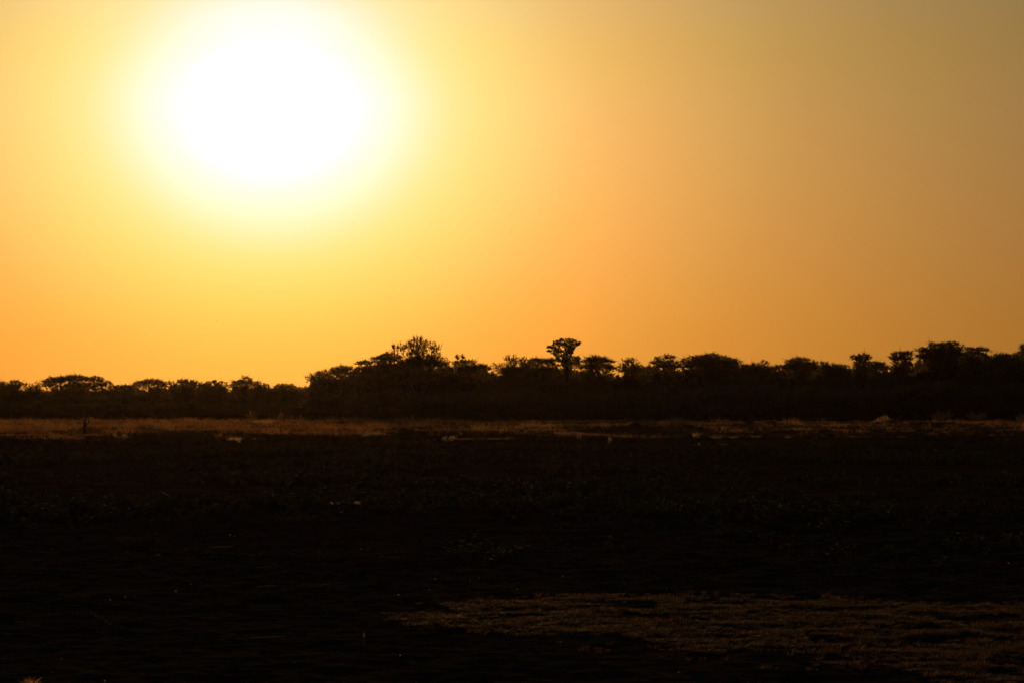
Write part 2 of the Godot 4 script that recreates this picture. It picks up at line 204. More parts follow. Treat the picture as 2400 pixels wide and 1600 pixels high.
# one round leaf: a folded six-sided blade
func blade(v: PackedVector3Array, p: Vector3, size: float) -> void:
	var d := any_dir()
	var s := d.cross(any_dir()).normalized()
	var a := p - d * size * 0.5
	var b := p + d * size * 0.5
	var up := d.cross(s) * size * 0.12
	var l := p + s * size * 0.42 + up
	var r := p - s * size * 0.42 + up
	v.append_array(PackedVector3Array([a, l, b, a, b, r]))


func on_ground(p: Vector2, lift := 0.0) -> Vector3:
	return Vector3(p.x, ground_at(p.x, p.y) + lift, p.y)


func ground_at(x: float, z: float) -> float:
	var near := smoothstep(60.0, 32.0, -z) * smoothstep(18.0, 9.0, absf(x))
	var y := swell.get_noise_2d(x * 0.5, z * 1.2) * 0.07
	if near > 0.0:
		y += near * (clod.get_noise_2d(x * 1.6, z * 3.6) * 0.03 + clod.get_noise_2d(x * 6.0 + 90.0, z * 8.0) * 0.012)
	return y


func mat(c: Color, rough := 0.9, back := Color.BLACK) -> StandardMaterial3D:
	var m := StandardMaterial3D.new()
	m.albedo_color = c.linear_to_srgb()
	m.roughness = rough
	m.cull_mode = BaseMaterial3D.CULL_DISABLED
	if back != Color.BLACK:
		m.backlight_enabled = true
		m.backlight = back.linear_to_srgb()
	return m


func grain(low: Color, high: Color, frequency: float, seed_: int) -> NoiseTexture2D:
	var t := NoiseTexture2D.new()
	var n := FastNoiseLite.new()
	n.seed = seed_
	n.frequency = frequency
	n.fractal_octaves = 5
	t.noise = n
	t.width = 512
	t.height = 512
	t.seamless = true
	var g := Gradient.new()
	g.set_color(0, low)
	g.set_color(1, high)
	t.color_ramp = g
	return t


# ---------------------------------------------------------------- sky
const GLOW := [ # degrees from the sun, linear colour
	[0.0, 3.0, 2.6, 2.2], [1.6, 2.6, 2.1, 1.4], [2.45, 2.3, 1.55, 1.0], [3.3, 1.9, 1.06, 0.78], [3.82, 1.75, 0.97, 0.61],
	[4.71, 1.6, 0.87, 0.376], [5.43, 1.48, 0.805, 0.283], [6.33, 1.2, 0.73, 0.223], [7.23, 1.07, 0.655, 0.195],
	[8.12, 1.01, 0.585, 0.168], [9.0, 0.95, 0.52, 0.143], [10.8, 0.815, 0.43, 0.117], [12.6, 0.675, 0.366, 0.100],
	[14.4, 0.575, 0.308, 0.086], [16.2, 0.50, 0.27, 0.076], [18.0, 0.435, 0.238, 0.069], [21.1, 0.35, 0.195, 0.061],
	[30.0, 0.19, 0.115, 0.046], [45.0, 0.085, 0.062, 0.036], [70.0, 0.045, 0.042, 0.036], [110.0, 0.033, 0.035, 0.036], [200.0, 0.033, 0.035, 0.036]]
const AIR := [ # degrees above the horizon, tint of that layer of air
	[0.0, 1.24, 0.88, 0.4], [1.65, 1.22, 0.9, 0.46], [4.8, 1.12, 0.97, 0.8], [7.9, 1.0, 1.0, 1.0], [9.6, 0.93, 0.99, 0.98], [11.1, 0.88, 0.98, 1.2], [30.0, 0.8, 1.0, 1.3], [90.0, 0.8, 1.0, 1.35]]


func along(table: Array, at: float) -> Vector3:
	for i in range(1, table.size()):
		if at <= table[i][0]:
			# a smooth curve through the points
			var a: Array = table[maxi(i - 2, 0)]
			var b: Array = table[i - 1]
			var c: Array = table[i]
			var d: Array = table[mini(i + 1, table.size() - 1)]
			var t: float = (at - b[0]) / (c[0] - b[0])
			var w: float = c[0] - b[0]
			var out := Vector3.ZERO
			for k in 3:
				var m1: float = (c[k + 1] - a[k + 1]) / maxf(c[0] - a[0], 1e-5) * w
				var m2: float = (d[k + 1] - b[k + 1]) / maxf(d[0] - b[0], 1e-5) * w
				var t2 := t * t
				var t3 := t2 * t
				out[k] = (2 * t3 - 3 * t2 + 1) * b[k + 1] + (t3 - 2 * t2 + t) * m1 + (3 * t2 - 2 * t3) * c[k + 1] + (t3 - t2) * m2
			return out
	return Vector3(table[-1][1], table[-1][2], table[-1][3])


func evening_sky() -> ImageTexture:
	var w := 2048
	var h := 1024
	var lut: PackedVector3Array = []
	for i in 4001:
		lut.append(along(GLOW, i * 0.05))
	var sun := Vector3(-sin(deg_to_rad(SUN_LEFT)) * cos(deg_to_rad(SUN_HIGH)), sin(deg_to_rad(SUN_HIGH)), -cos(deg_to_rad(SUN_LEFT)) * cos(deg_to_rad(SUN_HIGH)))
	var data := PackedFloat32Array()
	data.resize(w * h * 3)
	var sx: PackedFloat32Array = []
	var cx: PackedFloat32Array = []
	for x in w:
		var a := (x + 0.5) / w * TAU
		sx.append(sin(a))
		cx.append(cos(a))
	for y in h:
		var el := (0.5 - (y + 0.5) / h) * 180.0
		var tint := along(AIR, maxf(el, 0.0))
		var de := maxf(el, 0.0) - SUN_HIGH
		var ce := cos(deg_to_rad(el))
		var se := sin(deg_to_rad(el))
		var stretch := (0.5 if de > 0.0 else 0.39) * de * de * exp(-de * de / 1800.0)
		for x in w:
			# column 0 looks along -z
			var dot := clampf(sx[x] * ce * sun.x + se * sun.y - cx[x] * ce * sun.z, -1.0, 1.0)
			var far := rad_to_deg(acos(dot))
			var r := sqrt(far * far + stretch)
			var f := r / 0.05
			var i := mini(int(f), 3999)
			var c := lut[i].lerp(lut[i + 1], f - i) * tint
			var at := (y * w + x) * 3
			data[at] = c.x
			data[at + 1] = c.y
			data[at + 2] = c.z
	return ImageTexture.create_from_image(Image.create_from_data(w, h, false, Image.FORMAT_RGBF, data.to_byte_array()))


# ---------------------------------------------------------------- trees
func make_tree(t: Array) -> void:
	var at := Vector3(t[3], ground_at(t[3], t[4]), t[4])
	var root := thing(t[0], t[1], "bush" if t[0].ends_with("bush") else "tree", at, "trees of the dark treeline")
	var style: String = t[2]
	var wood := PackedVector3Array()
	var crown := PackedVector3Array()
	var high := 0.0
	var low := 99.0
	for p in t[5]:
		high = maxf(high, p[1])
		low = minf(low, p[1] - p[3])
	var fork := Vector3(span(-0.15, 0.15), maxf(0.5, low * span(0.35, 0.5)), span(-0.15, 0.15))
	if style == "leafy":
		fork.y = low * 0.7
	var thick := 0.035 * high + 0.03
	if style == "leafy":
		thick *= 0.5
	limb(wood, Vector3(0, -0.15, 0), fork, thick * 1.25, thick, 0.06)
	tube(wood, Vector3(0, -0.15, 0), Vector3(0, 0.12, 0), thick * 1.7, thick * 1.15, 7)
	for p in t[5]:
		var c := Vector3(p[0], p[1] - at.y, span(-0.5, 0.5) * minf(p[2] * 1.6, 1.6))
		var rx: float = p[2]
		var ry: float = p[3]
		var rz := clampf(rx * 0.95, 0.35, 1.7)
		var under := c - Vector3(0, ry * 0.5, 0)
		var from := fork
		if style == "leafy": # side limbs leave the leading stem
			from = Vector3(lerpf(fork.x, p[0], 0.15), lerpf(fork.y, under.y, 0.62), fork.z)
			limb(wood, fork, from, 0.07, 0.045, 0.03)
		limb(wood, from, under, thick * 0.34 if style != "leafy" else 0.035, 0.02)
		for k in 5:
			var e := Vector3(span(-0.85, 0.85) * rx, span(-0.2, 0.8) * ry, span(-0.85, 0.85) * rz)
			limb(wood, under, c + e, 0.018, 0.007, 0.18)
		var full: float = p[4]
		if style == "leafy":
			var n := int(22.0 + 1500.0 * rx * ry * full)
			for k in n:
				var e := any_dir() * pow(rng.randf(), 0.4)
				blade(crown, c + Vector3(e.x * rx * 1.25, e.y * ry * 1.25, e.z * rz), span(0.1, 0.18))
			continue
		var amount := (rx * rz * PI) * 78.0 * full * (0.6 + ry / 0.5)
		var wide := 0.05
		var long := 0.22
		var fan := 0.75
		if style == "airy":
			amount *= 0.8
			long = 0.26
		elif style == "round":
			wide = 0.08
			long = 0.2
			fan = 1.0
		elif style == "twig":
			amount *= 0.62
			long = 0.3
			wide = 0.05
			for k in int(26.0 * rx * full) + 6: # bare upright shoots
				var e := any_dir() * pow(rng.randf(), 0.5)
				var foot := c + Vector3(e.x * rx, -absf(e.y) * ry * 0.4, e.z * rz)
				var tip := c + Vector3(e.x * rx * 1.2 + span(-0.15, 0.15), absf(e.y) * ry * 1.25 + span(0.0, 0.25), e.z * rz)
				tube(wood, foot, tip, 0.022, 0.008, 3)
		if full < 0.2: # nearly bare twigs
			for k in 26:
				var e := any_dir()
				var tip := c + Vector3(e.x * rx, absf(e.y) * ry * 1.4, e.z * rz * 0.5)
				limb(wood, under, tip, 0.02, 0.007, 0.1)
		for k in int(amount):
			var e := any_dir() * pow(rng.randf(), 0.36)
			if style in ["flat", "vase"]: # crowns that are flat beneath
				e.y = e.y * 0.75 + 0.25 - 0.35 * (e.x * e.x + e.z * e.z)
			var out := Vector3(e.x * 0.9, 0.45 + e.y * 0.5, e.z * 0.9).normalized()
			if style in ["flat", "dome"]:
				out.y *= 0.75
			spray(crown, c + Vector3(e.x * rx, e.y * ry, e.z * rz), out, long, wide, 5, fan)
			if e.length() > 0.78 and k % 2 == 0: # thorny shoots past the edge
				spray(crown, c + Vector3(e.x * rx, e.y * ry, e.z * rz), (out + Vector3(e.x, 0, e.z)).normalized(), span(0.3, 0.6), 0.035, 2, 0.35)
		if style != "leafy" and full > 0.3: # looser foliage on the limbs below
			var deep := minf(1.5, c.y * 0.35)
			for k in int(amount * 0.75):
				var e := any_dir() * pow(rng.randf(), 0.4)
				var f := rng.randf()
				spray(crown, c + Vector3(e.x * rx * (0.9 - 0.45 * f) - p[0] * 0.3 * f, -ry * 0.4 - f * deep, e.z * rz), Vector3(e.x, 0.5, e.z).normalized(), long, wide * 1.4, 5, fan)
	part("trunk", wood, M.bark, root)
	part("crown", crown, M.thorn if style != "leafy" else M.broad, root)


# a bush one metre high and about one metre wide: stems and foliage down to the ground
func unit_bush(leaves: int, long: float, wide: float) -> Array:
	var wood := PackedVector3Array()
	var leaf := PackedVector3Array()
	var knots: PackedVector3Array = []
	for k in 17:
		var a := TAU * k * 0.382
		var r := sqrt((k + 0.5) / 17.0) * 0.46
		knots.append(Vector3(cos(a) * r, (0.84 - r * r * 1.1) * (span(0.85, 1.05) if k % 3 else span(0.3, 0.6)), sin(a) * r))
	for c in knots:
		limb(wood, Vector3(span(-0.05, 0.05), -0.04, span(-0.05, 0.05)), c, 0.018, 0.006, 0.15)
		for k in leaves / knots.size():
			var e := any_dir() * pow(rng.randf(), 0.45) * 0.23
			e.y *= 0.75
			var p := c + e
			p.y = absf(p.y)
			spray(leaf, p, (e * 3.0 + Vector3(0, 0.5, 0)).normalized(), long, wide, 4, 0.9)
		for k in leaves / knots.size() / 4: # foliage hanging down the stems
			var p := c * Vector3(span(0.7, 1.1), span(0.05, 0.95), span(0.7, 1.1)) + any_dir() * 0.1
			p.y = absf(p.y)
			spray(leaf, p, (any_dir() + Vector3(0, 0.5, 0)).normalized(), long, wide, 4, 0.9)
	return [wood, leaf]


# a dry bush of upright wands with small leaves, one metre high and wide
func wand_bush() -> Array:
	var wood := PackedVector3Array()
	var leaf := PackedVector3Array()
	var lean := span(0.0, TAU)
	for k in 38:
		var a := span(0.0, TAU)
		var r := sqrt(rng.randf())
		var foot := Vector3(cos(a), 0, sin(a)) * r * 0.26 - Vector3(0, 0.03, 0)
		var tip := Vector3(cos(a) * r * 0.55, (0.75 - 0.3 * r * r + 0.3 * cos(a - lean)) * span(0.6, 1.15), sin(a) * r * 0.55)
		limb(wood, foot, tip, 0.008, 0.003, 0.05)
		for j in 9:
			var p := foot.lerp(tip, pow(rng.randf(), 0.8) * 0.95 + 0.08)
			spray(leaf, p, (Vector3(cos(a) * r, 1.1, sin(a) * r)).normalized(), 0.14, 0.04, 3, 0.55)
	return [wood, leaf]


func make_thicket() -> void:
	var kinds := []
	for k in 6:
		var b := unit_bush(1500, 0.085, 0.05)
		kinds.append([mesh_of(b[0]), mesh_of(b[1])])
	var rows := [[0.972, 0.6, 3.0], [1.006, 0.9, 2.9], [1.03, 1.0, 3.1], [1.06, 1.0, 3.4]] # distance, height, width
	for row in rows:
		var along_ := 0.0 # how far we walked along the treeline
		var next := span(0.0, 1.5)
		for i in range(1, THICKET.size()):
			var a := Vector3(THICKET[i - 1][0], THICKET[i - 1][2], THICKET[i - 1][1])
			var b := Vector3(THICKET[i][0], THICKET[i][2], THICKET[i][1])
			var long := Vector2(a.x, a.z).distance_to(Vector2(b.x, b.z))
			while next < along_ + long:
				var p := a.lerp(b, (next - along_) / long)
				var s: float = row[0] + span(-0.007, 0.007)
				var at := Vector3(p.x * s, 0, p.z * s)
				at.y = ground_at(at.x, at.z) - 0.05
				var tall: float = maxf(1.0, (EYE + (p.y - EYE) * s) * row[1] * span(0.88, 1.14))
				var o := thing("thicket_bush", "dark bush of the dense black thicket beneath the treeline", "bush", at, "bushes massed in the black thicket")
				o.rotation.y = span(0.0, TAU)
				o.scale = Vector3(row[2], tall, row[2])
				var k: Array = kinds[rng.randi() % 6]
				for j in 2:
					var m := MeshInstance3D.new()
					m.name = ["stems", "foliage"][j]
					m.mesh = k[j]
					m.material_override = [M.bark, M.thorn][j]
					o.add_child(m)
				next += row[2] * span(0.46, 0.62)
			along_ += long


# ---------------------------------------------------------------- grasses and low plants
func tuft_mesh(blades: int, lean: float, wide: float, round_ := 0.0) -> PackedVector3Array:
	var v := PackedVector3Array()
	for i in blades:
		var a := span(0.0, TAU)
		var r := sqrt(rng.randf()) * 0.28
		var foot := Vector3(cos(a) * r, -0.03, sin(a) * r)
		var out := Vector3(cos(a), 0, sin(a))
		var l := span(0.55, 1.0) * (1.0 - round_ * r)
		var mid := foot + Vector3(0, l * 0.6, 0) + out * lean * 0.3 * span(0.3, 1.2)
		var tip := foot + Vector3(0, l, 0) + out * lean * span(0.4, 1.6)
		var b := a + span(-1.5, 1.5)
		var s := Vector3(-sin(b), 0, cos(b)) * wide * 0.5
		v.append_array(PackedVector3Array([foot - s, mid - s * 0.8, mid + s * 0.8, foot - s, mid + s * 0.8, foot + s, mid - s * 0.8, tip, mid + s * 0.8]))
	return v


func forb_mesh(leaves: int, size: float) -> PackedVector3Array:
	var v := PackedVector3Array()
	for s in 5:
		var a := span(0.0, TAU)
		var top := Vector3(cos(a) * span(0.1, 0.5), span(0.5, 1.0), sin(a) * span(0.1, 0.5))
		tube(v, Vector3(0, -0.03, 0), top, 0.012, 0.006, 3)
		for k in leaves / 5:
			var p := Vector3.ZERO.lerp(top, span(0.25, 1.05)) + any_dir() * 0.09
			p.y = maxf(p.y, 0.02)
			blade(v, p, size * span(0.6, 1.3))
	return v


func scatter(called: String, label: String, category: String, m: Mesh, material: Material, where: Array, tones: Array) -> void:
	var mm := MultiMesh.new()
	mm.transform_format = MultiMesh.TRANSFORM_3D
	mm.use_colors = true
	mm.mesh = m
	mm.instance_count = where.size()
	for i in where.size():
		mm.set_instance_transform(i, where[i])
		mm.set_instance_color(i, tones[i])
	var o := MultiMeshInstance3D.new()
	o.name = numbered(called)
	o.multimesh = mm
	o.material_override = material
	o.set_meta("kind", "stuff")
	add_child(o)
	tag(o, label, category)


func stand(x: float, z: float, wide: float, tall: float) -> Transform3D:
	var b := Basis(Vector3.UP, span(0.0, TAU)).scaled(Vector3(wide, tall, wide))
	return Transform3D(b, Vector3(x, ground_at(x, z), z))


# how far up the clearing the dark scrub gives way to dry grass
func strip_edge(x: float) -> float:
	return 106.0 + 8.0 * smoothstep(2.0, 20.0, x) + patchy.get_noise_2d(x * 2.0, 50.0) * 12.0




func make_ground_cover() -> void:
	var lawn := PackedVector2Array()
	for p in LAWN:
		lawn.append(Vector2(p[0], p[1]))
	# dry grass of the strip in front of the trees
	var where := []
	var tones := []
	for i in 90000:
		var d := span(80.0, 186.0)
		var x := span(-1.0, 1.0) * (d * 0.27 + 8.0)
		var edge := strip_edge(x)
		var n := patchy.get_noise_2d(x * 4.0, d * 5.0)
		if rng.randf() > smoothstep(edge - 16.0, edge + 9.0, d + n * 40.0) * (lerpf(0.5, 0.3, smoothstep(-12.0, 10.0, x)) + n * 2.0) * smoothstep(150.0, 136.0, d):
			continue
		var clump := patchy.get_noise_2d(x * 14.0 + 40.0, d * 6.0)
		where.append(stand(x, -d, span(0.4, 1.0), (span(0.045, 0.12) if rng.randf() > lerpf(0.22, 0.04, smoothstep(-16.0, 4.0, x)) else span(0.18, 0.36)) * (1.0 + 1.3 * maxf(clump, 0.0))))
		var g := span(0.55, 1.1) * (1.0 + clump) * 1.15
		tones.append(Color(0.30 * g, 0.17 * g * span(0.9, 1.05), 0.042 * g))
	scatter("dry_grass", "strip of sunlit dry grass along the foot of the treeline", "grass", mesh_of(tuft_mesh(16, 0.35, 0.035)), M.straw, where, tones)
	# dark scrub of the middle ground
	where = []
	tones = []
	for i in 52000:
		var d := 19.5 + 110.0 * pow(rng.randf(), 0.75)
		var x := span(-1.0, 1.0) * (d * 0.27 + 7.0)
		var n := patchy.get_noise_2d(x * 3.0 + 300.0, d * 3.0)
		if (d > strip_edge(x) + n * 26.0 and rng.randf() > 0.3) or rng.randf() > 0.45 + n * 1.3:
			continue
		if d < 28.0 and rng.randf() > smoothstep(19.0, 28.0, d) * 0.8:
			continue
		var s := span(0.08, 0.22) * (0.8 + n * 0.8)
		where.append(stand(x, -d, s * span(1.2, 2.2), s))
		var g := span(0.7, 1.15)
		tones.append(Color(0.062 * g * span(0.9, 1.3), 0.062 * g, 0.026 * g))
	scatter("low_scrub", "low dark leafy scrub covering the middle ground", "scrub", mesh_of(forb_mesh(60, 0.14)), M.forb, where, tones)
	# the short rusty grass of the right foreground
	where = []
	tones = []
	for i in 52000:
		var x := span(-1.6, 6.6)
		var d := span(11.0, 19.2)
		var n := patchy.get_noise_2d(x * 22.0, d * 60.0 + 500.0)
		var e := patchy.get_noise_2d(x * 16.0 + 70.0, d * 28.0) * 0.6
		if not Geometry2D.is_point_in_polygon(Vector2(x + e * 1.6 + rng.randfn(0.0, 0.16), d + e * 0.8 + rng.randfn(0.0, 0.12)), lawn) or rng.randf() > 0.6 + n * 1.6:
			continue
		var rough := maxf(0.0, patchy.get_noise_2d(x * 60.0, d * 60.0))
		where.append(stand(x, -d, span(0.05, 0.1), span(0.012, 0.03) * (1.0 + 3.0 * rough)))
		var g := span(0.7, 1.1)
		tones.append(Color(0.105 * g, 0.068 * g * span(0.9, 1.1), 0.022 * g))
	scatter("short_grass", "patch of short rusty dry grass in the right foreground", "grass", mesh_of(tuft_mesh(13, 0.4, 0.06)), M.straw, where, tones)
	# pale flecks set out as the small glints of the scrub
	where = []
	tones = []
	for i in 300:
		var d := 12.5 + 78.0 * pow(rng.randf(), 1.5)
		var x := span(-1.0, 1.0) * (d * 0.26 + 2.0)
		var s := span(0.2, 0.6) * (0.009 + d * 0.0003)
		var t := stand(x, -d, s, s)
		t.origin.y += span(0.02, 0.12) if d > 24.0 else span(0.0, 0.03)
		where.append(t)
		tones.append(Color(0.6, 0.52, 0.42))
	var fleck := PackedVector3Array()
	spray(fleck, Vector3.ZERO, Vector3.UP, 0.9, 0.7, 14, 1.4)
	scatter("pale_glint_flecks", "tiny pale flecks added as glints all over the dark ground", "seed heads", mesh_of(fleck), M.glint_fleck, where, tones)
	# fine straw lying about on the bare soil
	where = []
	tones = []
	for i in 2600:
		var d := span(12.0, 26.0)
		var x := span(-1.0, 1.0) * (d * 0.27 + 3.0)
		var b := Basis(Vector3.UP, span(-0.5, 0.5)) * Basis(Vector3.BACK, span(-0.08, 0.08))
		var l := span(0.03, 0.13)
		where.append(Transform3D(b.scaled_local(Vector3(l, 0.002, 0.003)), Vector3(x, ground_at(x, -d) + 0.008, -d)))
		var g := span(0.2, 0.75)
		tones.append(Color(0.16 * g, 0.12 * g, 0.07 * g))
	var stalk := PackedVector3Array()
	tube(stalk, Vector3(-0.5, 0, 0), Vector3(0.5, 0, 0), 1.0, 0.5, 4)
	scatter("straw_litter", "thin straw and stalks scattered on the dark soil", "litter", mesh_of(stalk), M.litter, where, tones)


func make_plants() -> void:
	var kinds := {}
	for k in 4:
		var b := unit_bush(520, 0.15, 0.05)
		var d := wand_bush()
		kinds["dry%d" % k] = [mesh_of(d[0]), mesh_of(d[1]), M.dry_leaf]
		kinds["dark%d" % k] = [mesh_of(b[0]), mesh_of(b[1]), M.forb_plain]
		kinds["tuft%d" % k] = [null, mesh_of(tuft_mesh(44, 0.3, 0.05)), M.straw_plain]
		kinds["round%d" % k] = [null, mesh_of(tuft_mesh(70, 0.55, 0.045, 1.6)), M.rust_plain]
		kinds["rusty%d" % k] = [null, mesh_of(tuft_mesh(36, 0.35, 0.05)), M.rust_plain]
		kinds["creep%d" % k] = [null, mesh_of(forb_mesh(40, 0.12)), M.forb_plain]
		kinds["leaf%d" % k] = [null, mesh_of(forb_mesh(70, 0.2)), M.pale_leaf]
	for p in PLANTS:
		var at := Vector3(p[3], ground_at(p[3], p[4]), p[4])
		var category: String = {"dry": "bush", "creep": "plant", "rusty": "grass", "dark": "shrub", "tuft": "grass", "round": "grass", "leaf": "plant"}[p[2]]
		var o := thing(p[0], p[1], category, at, "")
		var copies := 1
		if p[5] > p[6] * 1.8:
			copies = clampi(roundi(p[5] / p[6] / 1.2), 2, 6)
		var w: float = p[5] / copies * (1.5 if copies > 1 else 1.0)
		if p[2] in ["tuft", "round", "rusty"]:
			w *= 1.2
		for c in copies:
			var k: Array = kinds["%s%d" % [p[2], rng.randi() % 4]]
			var spot: Vector3 = Vector3((c + 0.5) / copies - 0.5, 0, 0) * (p[5] - w * 0.5) if copies > 1 else Vector3.ZERO
			spot.z = span(-0.3, 0.3) * w
			var turn := Basis(Vector3.UP, span(0.0, TAU)).scaled(Vector3(w, p[6] * span(0.85, 1.05), w))
			for j in 2:
				if k[j] == null:
					continue
				var i := MeshInstance3D.new()
				i.name = ["stems", "foliage"][j]
				i.mesh = k[j]
				i.material_override = [M.bark, k[2]][j]
				i.transform = Transform3D(turn, spot)
				o.add_child(i, true)


func make_wood() -> void:
	# the forked stump at the left
	var at := on_ground(FORKED_STUMP)
	var o := thing("forked_stump", "dark forked stump standing in front of the bright left grass", "stump", at)
	var v := PackedVector3Array()
	tube(v, Vector3(0, -0.1, 0), Vector3(0.02, 0.55, 0), 0.075, 0.06, 7)
	part("trunk", v, M.bark, o)
	for e in [[Vector3(0.02, 0.5, 0), Vector3(-0.16, 0.86, 0.05)], [Vector3(0.02, 0.52, 0), Vector3(0.1, 0.9, -0.05)], [Vector3(0.01, 0.35, 0), Vector3(0.22, 0.62, 0.04)]]:
		v = PackedVector3Array()
		limb(v, e[0], e[1], 0.045, 0.015, 0.1)
		for k in 3:
			limb(v, e[1].lerp(e[0], 0.2), e[1] + Vector3(span(-0.15, 0.15), span(0.0, 0.15), span(-0.1, 0.1)), 0.014, 0.005, 0.1)
		part("branch", v, M.bark, o)
	# the leaning stump at the right
	at = on_ground(LEANING_STUMP)
	o = thing("leaning_stump", "dark leaning stump on the right strip", "stump", at)
	v = PackedVector3Array()
	limb(v, Vector3(0, -0.1, 0), Vector3(-0.2, 0.55, 0), 0.1, 0.06, 0.08)
	part("trunk", v, M.bark, o)
	for e in [Vector3(-0.28, 0.75, 0.03), Vector3(-0.05, 0.72, -0.06)]:
		v = PackedVector3Array()
		limb(v, Vector3(-0.19, 0.52, 0), e, 0.045, 0.015, 0.12)
		part("branch", v, M.bark, o)
	# the spiky stub in front of the right strip
	at = on_ground(SPIKY_STUB)
	o = thing("spiky_stub", "spiky dark stub of a dead shrub below the right strip", "stump", at)
	v = PackedVector3Array()
	tube(v, Vector3(0, -0.1, 0), Vector3(0.02, 0.18, 0), 0.07, 0.05, 6)
	part("trunk", v, M.bark, o)
	for e in [Vector3(0.16, 0.62, 0), Vector3(-0.14, 0.34, 0.05), Vector3(0.05, 0.4, -0.1), Vector3(-0.04, 0.36, 0.1)]:
		v = PackedVector3Array()
		limb(v, Vector3(0.01, 0.14, 0), e, 0.03, 0.008, 0.1)
		part("branch", v, M.bark, o)
	# the fallen branch on the lit grass
	at = on_ground(FALLEN_BRANCH, 0.05)
	o = thing("fallen_branch", "fallen grey branch lying in the grass left of the long bright tuft", "branch", at)
	v = PackedVector3Array()
	limb(v, Vector3(-0.75, 0.0, 0), Vector3(0.95, 0.14, 0.1), 0.09, 0.04, 0.05)
	part("stem", v, M.bark, o)
	for e in [[-0.5, Vector3(-0.95, 0.34, 0.1)], [0.1, Vector3(0.5, 0.36, -0.1)], [-0.2, Vector3(-0.5, 0.22, 0.3)]]:
		v = PackedVector3Array()
		limb(v, Vector3(e[0], 0.04, 0.03), e[1], 0.03, 0.01, 0.1)
		part("twig", v, M.bark, o)
	at = on_ground(SHORT_BRANCH, 0.04)
	o = thing("fallen_branch", "short fallen branch lying below the bright gap in the treeline", "branch", at)
	v = PackedVector3Array()
	limb(v, Vector3(-0.35, 0.02, 0), Vector3(0.45, 0.1, 0.05), 0.07, 0.03, 0.06)
	part("stem", v, M.bark, o)
	v = PackedVector3Array()
	limb(v, Vector3(-0.1, 0.05, 0), Vector3(-0.3, 0.2, 0.1), 0.025, 0.01, 0.1)
	part("twig", v, M.bark, o)
	# thin dry stalks lying in the left foreground
	for s in STALKS:
		at = on_ground(Vector2(s[0], s[1]), 0.012)
		o = thing("lying_stalk", s[3], "stalk", at, "dry stalks on the dark soil")
		v = PackedVector3Array()
		limb(v, Vector3(-s[2] * 0.5, 0.0, 0), Vector3(s[2] * 0.5, 0.01, span(-0.02, 0.02)), 0.0045, 0.0025, 0.015)
		part("stem", v, M.stalk, o)
		v = PackedVector3Array()
		limb(v, Vector3(s[2] * 0.1, 0.0, 0), Vector3(s[2] * 0.24, 0.012, -0.015), 0.0025, 0.001, 0.02)
		part("side_shoot", v, M.stalk, o)
	# a forked dry sprig, the upright stalk
	at = on_ground(SPRIG)
	o = thing("dry_sprig", "forked tawny sprig like a letter V in the left foreground", "sprig", at)
	for e in [[Vector3(0, 0, 0), Vector3(-0.15, 0.1, 0.01)], [Vector3(0, 0, 0), Vector3(0.07, 0.085, 0)]]:
		v = PackedVector3Array()
		limb(v, e[0], e[1], 0.004, 0.002, 0.05)
		part("stem", v, M.stalk, o)
		v = PackedVector3Array()
		for k in 26:
			blade(v, e[0].lerp(e[1], span(0.1, 1.0)) + any_dir() * 0.009, span(0.01, 0.024))
		part("leaves", v, M.withered, o)
	at = on_ground(STALK)
	o = thing("upright_stalk", "single upright dry stalk standing left of the grass patch", "stalk", at)
	v = PackedVector3Array()
	limb(v, Vector3(0, -0.03, 0), Vector3(0.008, 0.085, 0), 0.003, 0.0015, 0.04)
	part("stem", v, M.stalk, o)
	v = PackedVector3Array()
	for k in 14:
		blade(v, Vector3(0.006, span(0.055, 0.09), 0) + any_dir() * 0.003, 0.009)
	part("seed_head", v, M.rust_plain, o)


func make_bird() -> void:
	var o := thing("bird", "tiny dark bird in the yellow sky below the sun", "bird", Vector3(-28.8, 9.05, -200.0))
	var v := PackedVector3Array()
	tube(v, Vector3(-0.06, 0, 0), Vector3(0.0, 0.005, 0), 0.008, 0.026, 6)
	tube(v, Vector3(0.0, 0.005, 0), Vector3(0.06, 0.01, 0), 0.026, 0.012, 6)
	tube(v, Vector3(0.06, 0.01, 0), Vector3(0.085, 0.008, 0), 0.014, 0.002, 6)
	part("body", v, M.bark, o)
	for s in [-1.0, 1.0]:
		v = PackedVector3Array([Vector3(0.03, 0.01, 0.01 * s), Vector3(0.0, 0.07, 0.12 * s), Vector3(-0.03, 0.01, 0.01 * s), Vector3(0.03, 0.0, 0.01 * s), Vector3(-0.03, 0.0, 0.01 * s), Vector3(0.0, 0.066, 0.12 * s)])
		part("wing", v, M.bark, o)


# ---------------------------------------------------------------- the ground
func steps(fine_lo: float, fine_hi: float, fine: float, lo: float, hi: float, grow: float) -> PackedFloat32Array:
	var a: PackedFloat32Array = []
	var x := fine_lo
	while x < fine_hi:
		a.append(x)
		x += fine
	var s := fine
	while x < hi:
		a.append(x)
		s *= grow
		x += s
	a.append(hi)
	s = fine
	x = fine_lo
	var b: PackedFloat32Array = []
	while x > lo:
		s *= grow
		x -= s
		b.append(maxf(x, lo))
	b.reverse()
	b.append_array(a)
	return b


